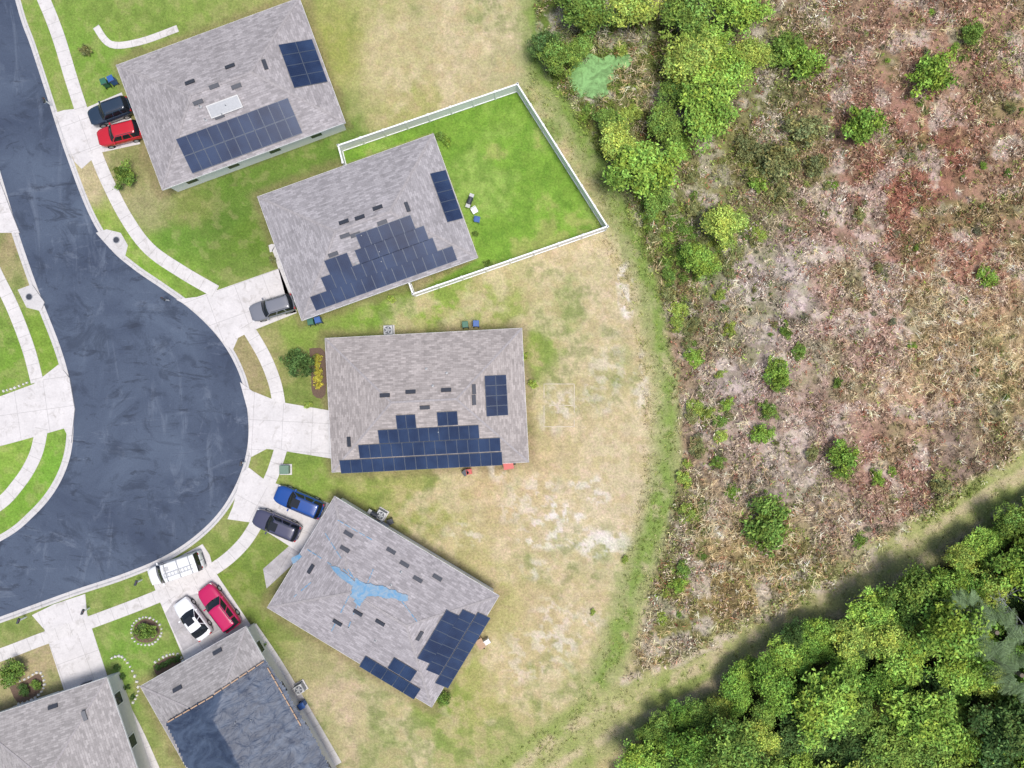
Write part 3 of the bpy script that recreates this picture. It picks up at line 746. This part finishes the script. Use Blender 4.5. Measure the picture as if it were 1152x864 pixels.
def alongp(px,stp):
    out=[];P=smooth(px,8);acc=0
    for (a,b_),(c_,d_) in zip(P[:-1],P[1:]):
        dl=math.hypot(c_-a,d_-b_); acc+=dl
        if acc>=stp: out.append((c_,d_)); acc=0
    return out
stones('garden_edging',alongp([(0,441),(15,437),(32,430)],4.2)); stones('garden_edging',alongp([(148,716),(150,702),(163,694),(178,700),(182,712),(172,724),(156,724),(148,716)],3.5),.25)
stones('garden_edging',alongp([(8,770),(28,764),(45,756),(50,772),(38,786),(20,792)],3.6)); stones('garden_edging',alongp([(122,742),(136,738),(148,752),(156,775),(150,790)],3.6))
stones('garden_edging',alongp([(170,748),(186,738),(200,736),(206,748),(190,758),(176,762)],3.6))
slab('mulch_bed',[(10,771),(28,766),(44,758),(48,772),(38,784),(20,790)],0.012,M_mulch,thick=.05,sm=3)
slab('mulch_bed',[(172,749),(186,740),(198,738),(204,748),(190,756),(177,760)],0.012,M_mulch,thick=.05,sm=3)
slab('mulch_bed',[(150,716),(152,703),(164,696),(176,701),(180,711),(171,722),(157,722)],0.012,M_mulch,thick=.05,sm=3)
slab('mulch_bed',[(348,392),(366,396),(366,444),(352,444),(350,420)],0.012,M_mulch,thick=.05,sm=3)
b=MB()
for (a0,b0,a1,b1) in ((612,432,646,432),(646,432,646,480),(646,480,612,480),(612,480,612,432),(612,456,646,456)):
    n=6
    for k in range(n):
        if random.random()<.15: continue
        q0=W(a0+(a1-a0)*k/n,b0+(b1-b0)*k/n,0);q1=W(a0+(a1-a0)*(k+1)/n,b0+(b1-b0)*(k+1)/n,0)
        b.beam(q0+Vector((0,0,.03)),q1+Vector((0,0,.03)),.08,.08,M_oldwood)
b.obj('garden_bed_frame')
# ---------------------------------------------------------------- foliage
def leaf_mat(name,base,rand=0.12):
    m,ca=attr_mat(name,0.6)
    oi=m.n('ShaderNodeObjectInfo')
    c=m.mix(1.0,ca,base,'MULTIPLY')
    c=m.scale(c,m.ramp(oi.outputs['Random'],0,1,1-rand*1.5,1+rand*1.5))
    m.diffuse(c); return m.m
L_bright=leaf_mat('leaf_bright',(0.23,0.37,0.065,1)); L_lime=leaf_mat('leaf_lime',(0.31,0.41,0.085,1)); L_mid=leaf_mat('leaf_mid',(0.16,0.26,0.055,1))
L_dark=leaf_mat('leaf_dark',(0.085,0.15,0.045,1)); L_olive=leaf_mat('leaf_olive',(0.23,0.25,0.10,1)); L_yellow=leaf_mat('leaf_yellow',(0.45,0.42,0.07,1)); L_forest=leaf_mat('leaf_forest',(0.15,0.28,0.05,1)); L_grey=leaf_mat('leaf_greygreen',(0.21,0.22,0.13,1))
def rand_unit(n):
    v=rng.normal(size=(n,3)); return v/np.linalg.norm(v,axis=1,keepdims=True)
def leaf_quads(cent,nrm,size,asp=0.5):
    n=len(cent); t=rand_unit(n); u=np.cross(nrm,t); u/=np.linalg.norm(u,axis=1,keepdims=True)+1e-9; v=np.cross(nrm,u)
    s=size[:,None]; a=u*s; b_=v*s*asp
    return np.stack([cent-a,cent-b_*1.0+a*.1,cent+a,cent+b_+a*.1],1)
def make_tree(name,R,Hc,Ht,nclump,nleaf,ls,trunk=True,seed=0):
    rs=np.random.default_rng(seed); global rng; keep=rng; rng=rs
    cl=[]; p1,p2=rs.uniform(0,6.28,2); k1=rs.integers(2,4); k2=rs.integers(4,7)
    for i in range(nclump):
        a=rs.uniform(0,2*math.pi); lobe=.78+.22*math.sin(k1*a+p1)+.14*math.sin(k2*a+p2)
        q=math.sqrt(rs.uniform(0,1)); rr=R*q*.88*lobe; zz=Hc+Ht*(rs.uniform(-.45,.8))*(1-0.65*q*q)
        cl.append((rr*math.cos(a),rr*math.sin(a),zz,R*rs.uniform(.08,.25)*(1.15-.4*q),rs.uniform(.55,1.4),rs.uniform(-.12,.12)))
    tot=sum(c_[3]**2 for c_ in cl); VV=[];CC=[]
    for (x,y,z,cr,br,hu) in cl:
        per=max(20,int(nleaf*cr*cr/tot))
        d=rand_unit(per); d[:,2]=np.where(d[:,2]<-.2,-d[:,2],d[:,2])
        rad=cr*(rs.uniform(.2,1,per)**.5)*(1+.55*np.abs(rs.normal(size=per)))
        sq=np.array([rs.uniform(.75,1.4),rs.uniform(.75,1.4),.65])
        c_=np.array([x,y,z])+d*rad[:,None]*sq
        nr=d+rand_unit(per)*1.2+np.array([0,0,.4]); nr/=np.linalg.norm(nr,axis=1,keepdims=True)
        sz=ls*rs.uniform(.5,1.5,per); VV.append(leaf_quads(c_,nr,sz))
        k=br*rs.uniform(.5,1.5,per); col=np.stack([k*(1+hu+rs.uniform(-.12,.2,per)),k,k*(1-hu)],1); CC.append(col)
    V=np.concatenate(VV);Cc=np.concatenate(CC)
    me=np_quads(name,V,Cc,L_mid)
    b=MB()
    if trunk:
        b.cyl((0,0,-.1),(0,0,Hc*.55),R*.075,R*.055,M_bark,8)
        for (x,y,z,cr,br,hu) in cl[:20]:
            mid=(x*.35,y*.35,Hc*.55+(z-Hc*.55)*.5); b.cyl((0,0,Hc*.5),mid,R*.04,R*.022,M_bark,5); b.cyl(mid,(x,y,z),R*.022,R*.007,M_bark,5)
    else:
        for (x,y,z,cr,br,hu) in cl[:10]: b.cyl((x*.1,y*.1,-.1),(x,y,z),R*.02,R*.008,M_bark,5)
    bm=bmesh.new(); bm.from_mesh(me)
    tm=bpy.data.meshes.new('t'); tm.from_pydata(b.v,[],b.f); 
    for p in tm.polygons: p.material_index=1
    bm.from_mesh(tm); 
    bm.to_mesh(me); bm.free(); me.materials.append(M_bark)
    rng=keep
    return me
TREES=[make_tree('tree_mesh%d'%i,2.6,4.6,2.2,70,7500,.11,True,100+i) for i in range(6)]
BUSH=[make_tree('bush_mesh%d'%i,1.6,.8,.7,38,3200,.085,False,200+i) for i in range(5)]
def place(meshes,name,x,y,rpx,mat,base,zs=1.0,hz=0):
    me=random.choice(meshes); s=rpx*S/base; o=bpy.data.objects.new(name,me); p=W(x,y,hz)
    o.location=(p.x,p.y,0); o.rotation_euler=(0,0,random.uniform(0,6.28)); o.scale=(s,s*random.uniform(.85,1.15),s*zs)
    link(o); o.material_slots[0].link='OBJECT'; o.material_slots[0].material=mat; return o
for (x,y,q,mt) in [(1045,90,28,L_bright),(966,139,28,L_bright),(903,72,25,L_bright),(880,58,21,L_mid),(1113,312,12,L_bright),(873,420,18,L_bright),(857,488,14,L_bright),(864,462,12,L_mid),(950,514,23,L_bright),(860,590,29,L_mid),(855,203,13,L_bright),(990,540,10,L_bright),(900,395,10,L_mid),(885,372,9,L_mid),(970,610,9,L_mid),(1060,548,15,L_olive),(870,180,26,L_olive),(905,150,22,L_olive),(915,185,16,L_olive),(880,215,14,L_olive),(840,165,16,L_olive),(968,240,9,L_olive),(1095,35,14,L_mid),(915,510,9,L_olive),(880,430,8,L_mid),(1140,120,8,L_olive),(990,300,7,L_olive),(945,430,7,L_mid)]:
    place(BUSH,'wetland_shrub',x,y,q*1.15,mt,1.6,0.9,0.8)
for (x,y,q,mt) in [(778,72,34,L_lime),(814,80,30,L_bright),(792,122,36,L_bright),(842,58,22,L_lime),(725,192,40,L_bright),(700,165,24,L_lime),(750,140,24,L_mid),(628,62,22,L_mid),(616,46,20,L_dark),(652,50,18,L_mid),(816,252,26,L_lime),(790,292,22,L_bright),(770,20,32,L_mid),(830,10,32,L_bright),(660,12,28,L_mid),(715,8,32,L_lime),(742,218,20,L_mid),(764,98,22,L_mid),(806,104,20,L_mid),(768,160,15,L_bright),(688,130,16,L_mid),(800,40,22,L_bright)]:
    place(TREES,'willow_tree',x,y,q*1.12,mt,2.6,0.55,2.8)
for i in range(300):
    t=random.random(); k=int(t*(len(swale)-1)); x,y=swale[k]; x+=22+abs(random.gauss(0,34)) ; y+=random.gauss(0,10)
    if y>700 or (y>330 and random.random()<.6) or math.hypot(x-675,y-86)<38: continue
    place(BUSH,'wetland_shrub',x,y,random.uniform(4,13),random.choice((L_olive,L_mid,L_olive,L_lime,L_bright)),1.6,.8,.5)
for i in range(38): place(BUSH,'wetland_shrub',random.gauss(800,28),random.gauss(268,26),random.uniform(5,12),random.choice((L_lime,L_mid,L_olive)),1.6,.8,.5)
nw=0
while nw<170:
    x=random.uniform(760,1240);y=random.uniform(-40,640)
    if float(sdf(np.array([x]),np.array([y]),wet)[0])>-15: continue
    nw+=1; place(BUSH,'wetland_shrub',x,y,random.uniform(2.5,7.0),random.choice((L_olive,L_grey,L_grey,L_mid,L_bright)),1.6,.9,.3)
# forest
pts=[]; tries=0
while tries<7000:
    tries+=1; x=random.uniform(690,1300);y=random.uniform(460,980)
    d=float(sdf(np.array([x]),np.array([y]),forest)[0])
    if d>-10: continue
    q=random.uniform(16,40)
    if d>-45: q=random.uniform(13,26)
    if math.hypot(x-1122,y-712)<34: continue
    if all(math.hypot(x-a,y-b_)>0.60*(q+c_) for a,b_,c_ in pts): pts.append((x,y,q))
for x,y,q in pts: place(TREES,'tree',x,y,q*1.2,random.choice((L_bright,L_mid,L_forest,L_forest,L_dark,L_bright,L_lime)),2.6,random.uniform(.5,.9),4.2)
for i in range(220):
    x=random.uniform(690,1280);y=random.uniform(480,980)
    d=float(sdf(np.array([x]),np.array([y]),forest)[0])
    if d<6: place(BUSH,'understory_shrub',x,y,random.uniform(7,17),random.choice((L_mid,L_dark,L_olive,L_bright)),1.6,1.2,.8)
def palm(x,y,hh,R,mat):
    V=[];Cc=[]
    for k in range(26):
        a=k*2.4+random.uniform(-.2,.2); up=random.uniform(.1,1.0)
        for i in range(22):
            t=i/21; rr=R*t; z=hh+up*R*.6*t-R*.75*t*t*(1.1-up*.4)
            c_=np.array([rr*math.cos(a),rr*math.sin(a),z])
            if i>5:
                for s in (-1,1):
                    ln=R*.30*math.sin(math.pi*(t*.85+.1)); dr_=np.array([math.cos(a+s*.9),math.sin(a+s*.9),-.25])*ln; w=np.array([math.cos(a),math.sin(a),0])*.03
                    V.append([c_-w,c_+w,c_+dr_+w*.3,c_+dr_-w*.3]); q=random.uniform(.6,1.4); Cc.append([q,q,q])
    me=np_quads('palm_fronds',np.array(V),np.array(Cc),mat)
    e=bpy.data.objects.new('sabal_palm',None); p=W(x,y,hh); e.location=(p.x,p.y,0); link(e); link(bpy.data.objects.new('fronds',me),e)
    b=MB(); b.cyl((0,0,-.1),(0,0,hh*.5),.22,.18,M_bark,10); b.cyl((0,0,hh*.5),(0,0,hh),.18,.2,M_bark,10); b.obj('trunk',e)
L_palm=leaf_mat('leaf_palm',(0.17,0.24,0.12,1)); palm(1122,712,8.0,2.8,L_palm); palm(1090,688,6.8,2.0,L_palm); palm(1150,760,8.0,2.4,L_palm)
b=MB()
def branch(p,d,l,r0,dep):
    q=p+d*l; b.cyl(p,q,r0,r0*.65,M_lgrey,5)
    if dep: 
        for _ in range(3): branch(q,(d+Vector((random.uniform(-.7,.7),random.uniform(-.7,.7),random.uniform(-.1,.4)))).normalized(),l*.70,r0*.6,dep-1)
branch(Vector((0,0,0)),Vector((-.15,.1,1)).normalized(),3.0,.10,4); b.obj('bare_tree',loc=W(1112,668,0))
for (x,y,q,mt,n_) in [(336,409,19,L_dark,'garden_shrub'),(142,200,15,L_mid,'garden_shrub'),(164,710,11,L_mid,'garden_shrub'),(14,757,15,L_mid,'garden_shrub'),(503,158,7,L_bright,'garden_shrub'),(496,152,6,L_mid,'garden_shrub'),(95,55,7,L_olive,'garden_shrub'),(535,262,4,L_mid,'garden_shrub'),(548,296,5,L_mid,'garden_shrub'),(600,432,6,L_lime,'garden_shrub'),(590,400,5,L_lime,'garden_shrub'),(440,336,5,L_lime,'garden_shrub'),(499,788,9,L_mid,'garden_shrub'),(25,778,7,L_dark,'garden_shrub'),(38,772,6,L_mid,'garden_shrub'),(345,455,5,L_lime,'garden_shrub'),(305,292,5,L_olive,'garden_shrub'),(704,630,5,L_lime,'garden_shrub'),(668,690,4,L_lime,'garden_shrub'),(295,728,7,L_mid,'garden_shrub'),(276,720,5,L_olive,'garden_shrub')]:
    place(BUSH,n_,x,y,q*1.15,mt,1.6,1.0,.6)
for (x,y) in [(357,402),(357,410),(357,418),(357,426),(357,434)]: place(BUSH,'yellow_croton',x,y,6,L_yellow,1.6,1.1,.5)
for (x,y) in [(176,752),(182,749),(188,746),(194,743),(200,741),(130,752),(136,762),(142,774),(148,786)]: place(BUSH,'hedge_shrub',x,y,4.6,L_dark,1.6,1.0,.4)
# ---------------------------------------------------------------- brush mass
mb,ca=attr_mat('brush_mat',0.8); mb.diffuse(ca); M_brush=mb.m
def brush(name,n,poly,bbox,K,rad,hgt,ln,wd,pal,dens=None,mixp=.35,inset=0,bright=1.0,vert=.6):
    x=rng.uniform(bbox[0],bbox[2],n);y=rng.uniform(bbox[1],bbox[3],n)
    keep=sdf(x,y,poly)<inset
    if dens is not None: keep&=rng.uniform(size=n)<dens(x,y)
    keep&=sdf(x,y,pp)>rng.uniform(-4,4,n)
    x=x[keep];y=y[keep];n=len(x)
    col,_,_=ground_color(x,y)
    pl=np.array([C(*c_)[:3] for c_ in pal]); pk=pl[rng.integers(0,len(pl),n)]
    m_=(rng.uniform(size=n)<mixp)[:,None]*rng.uniform(.4,1,n)[:,None]
    col=(col*(1-m_)+pk*m_)*rng.uniform(.5,1.55,n)[:,None]*bright
    sc=rng.uniform(.4,1.5,n)
    a=rng.uniform(0,2*np.pi,(n,K)); rr=rad*np.sqrt(rng.uniform(size=(n,K)))*sc[:,None]
    cx=((x-576)*S)[:,None]+rr*np.cos(a); cy=((432-y)*S)[:,None]+rr*np.sin(a); cz=hgt*rng.uniform(.1,1,(n,K))*sc[:,None]
    c_=np.stack([cx,cy,cz],-1).reshape(-1,3); M_=n*K
    d=np.stack([np.cos(a),np.sin(a),np.zeros_like(a)],-1).reshape(-1,3)+rand_unit(M_)*.8; d[:,2]=np.abs(d[:,2])*vert+.1; d/=np.linalg.norm(d,axis=1,keepdims=True)
    w=np.cross(d,rand_unit(M_)); w/=np.linalg.norm(w,axis=1,keepdims=True)+1e-9
    l_=ln*rng.uniform(.5,1.4,M_)[:,None]; ww=wd*rng.uniform(.6,1.3,M_)[:,None]
    V=np.stack([c_-d*l_*.5-w*ww*.4,c_-d*l_*.5+w*ww*.4,c_+d*l_*.1+w*ww,c_+d*l_*.6],1)
    cc=np.clip(np.repeat(col,K,0)*rng.uniform(.7,1.3,M_)[:,None],0,.9)
    link(bpy.data.objects.new(name,np_quads(name,V,cc,M_brush)))
dn=lambda x,y: 0.18+0.82*sst(0.44,0.56,fbm(x,y,22,4,71))
bb=(590,-80,1250,780)
brush('wetland_brush',55000,wet,bb,8,.36,.5,.28,.065,[(168,110,90),(148,92,76),(202,178,164),(96,80,60),(218,200,172),(122,134,72),(160,132,108),(76,66,50),(180,168,124)],dn,.55,0,1.3)
tg=lambda x,y: sum(np.exp(-(((x-a)/s_)**2+((y-b_)/s_)**2)) for a,b_,s_ in ((1060,390,42),(1040,330,30),(1105,350,34),(1120,420,34),(845,600,38),(820,560,30),(880,630,28),(732,98,28),(712,80,20),(1080,450,34),(790,590,24),(1130,300,22),(720,720,20),(990,430,26),(830,350,18),(930,580,24)))
brush('dry_grass',32000,wet,bb,11,.26,.8,.65,.035,[(226,200,156),(212,182,138),(236,216,182)],lambda x,y:np.clip(tg(x,y)+.08,0,1)*.75,.88,0,1.25,.5)
gg=lambda x,y: np.clip(sum(np.exp(-(((x-a)/s_)**2+((y-b_)/s_)**2)) for a,b_,s_ in ((650,110,45),(700,200,40),(740,270,35),(800,280,45),(860,190,50),(900,60,40),(750,60,60),(735,620,40),(730,560,22),(900,640,40),(760,350,30),(1110,50,30),(950,520,20),(700,260,30),(860,590,30),(1060,560,25),(660,160,30),(640,60,35)))*.85+.08,0,1)
brush('green_undergrowth',40000,wet,bb,9,.32,.5,.26,.065,[(128,152,62),(152,172,80),(100,120,50),(142,138,80)],gg,.9,4,1.15)
vp=[(560,920),(690,780),(770,735),(860,690),(960,640),(1030,590),(1150,500),(1300,420),(1300,520),(1150,600),(1050,660),(960,712),(860,742),(800,800),(700,900)]
brush('verge_grass',12000,vp,(560,400,1300,930),6,.18,.12,.18,.04,[(150,158,84),(180,170,116),(120,138,62)],lambda x,y:.3+.7*sst(.4,.6,fbm(x,y,20,4,81)),.5,0,1.1)
lp=[(600,50),(640,128),(688,208),(722,290),(748,380),(762,450),(762,540),(742,620),(705,730),(670,800),(620,860),(560,860),(650,780),(690,690),(715,590),(725,480),(715,380),(690,300),(640,200),(590,110)]
brush('swale_grass',18000,lp,(560,40,780,870),6,.18,.12,.16,.04,[(132,154,60),(160,168,88),(184,174,124)],lambda x,y:.25+.75*sst(.4,.6,fbm(x,y,18,4,91)),.4,0,1.05)
# ---------------------------------------------------------------- camera & light
cd=bpy.data.cameras.new('camera'); cam=bpy.data.objects.new('camera',cd); link(cam)
cam.location=(0,0,H); cd.sensor_width=36; cd.lens=36*H/(1152*S); cd.clip_end=20000; scn.camera=cam
el,az=r(76),r(-35)
dirv=Vector((math.cos(el)*math.cos(az),math.cos(el)*math.sin(az),math.sin(el)))
sl=bpy.data.lights.new('sun','SUN'); sl.energy=3.1; sl.angle=r(20); sl.color=(1,.975,.94)
so=bpy.data.objects.new('sun',sl); so.rotation_euler=dirv.to_track_quat('Z','Y').to_euler(); so.location=(0,0,50); link(so)
w=bpy.data.worlds.new('World'); scn.world=w; w.use_nodes=True; nt=w.node_tree
sk=nt.nodes.new('ShaderNodeTexSky'); sk.sky_type='NISHITA'; sk.sun_disc=False; sk.sun_elevation=el; sk.sun_rotation=math.pi/2-az
sk.air_density=1.0; sk.dust_density=3.0
bg=nt.nodes['Background']; bg.inputs['Strength'].default_value=0.15; nt.links.new(sk.outputs[0],bg.inputs['Color'])
scn.view_settings.view_transform='Standard'; scn.view_settings.look='None'; scn.view_settings.exposure=0
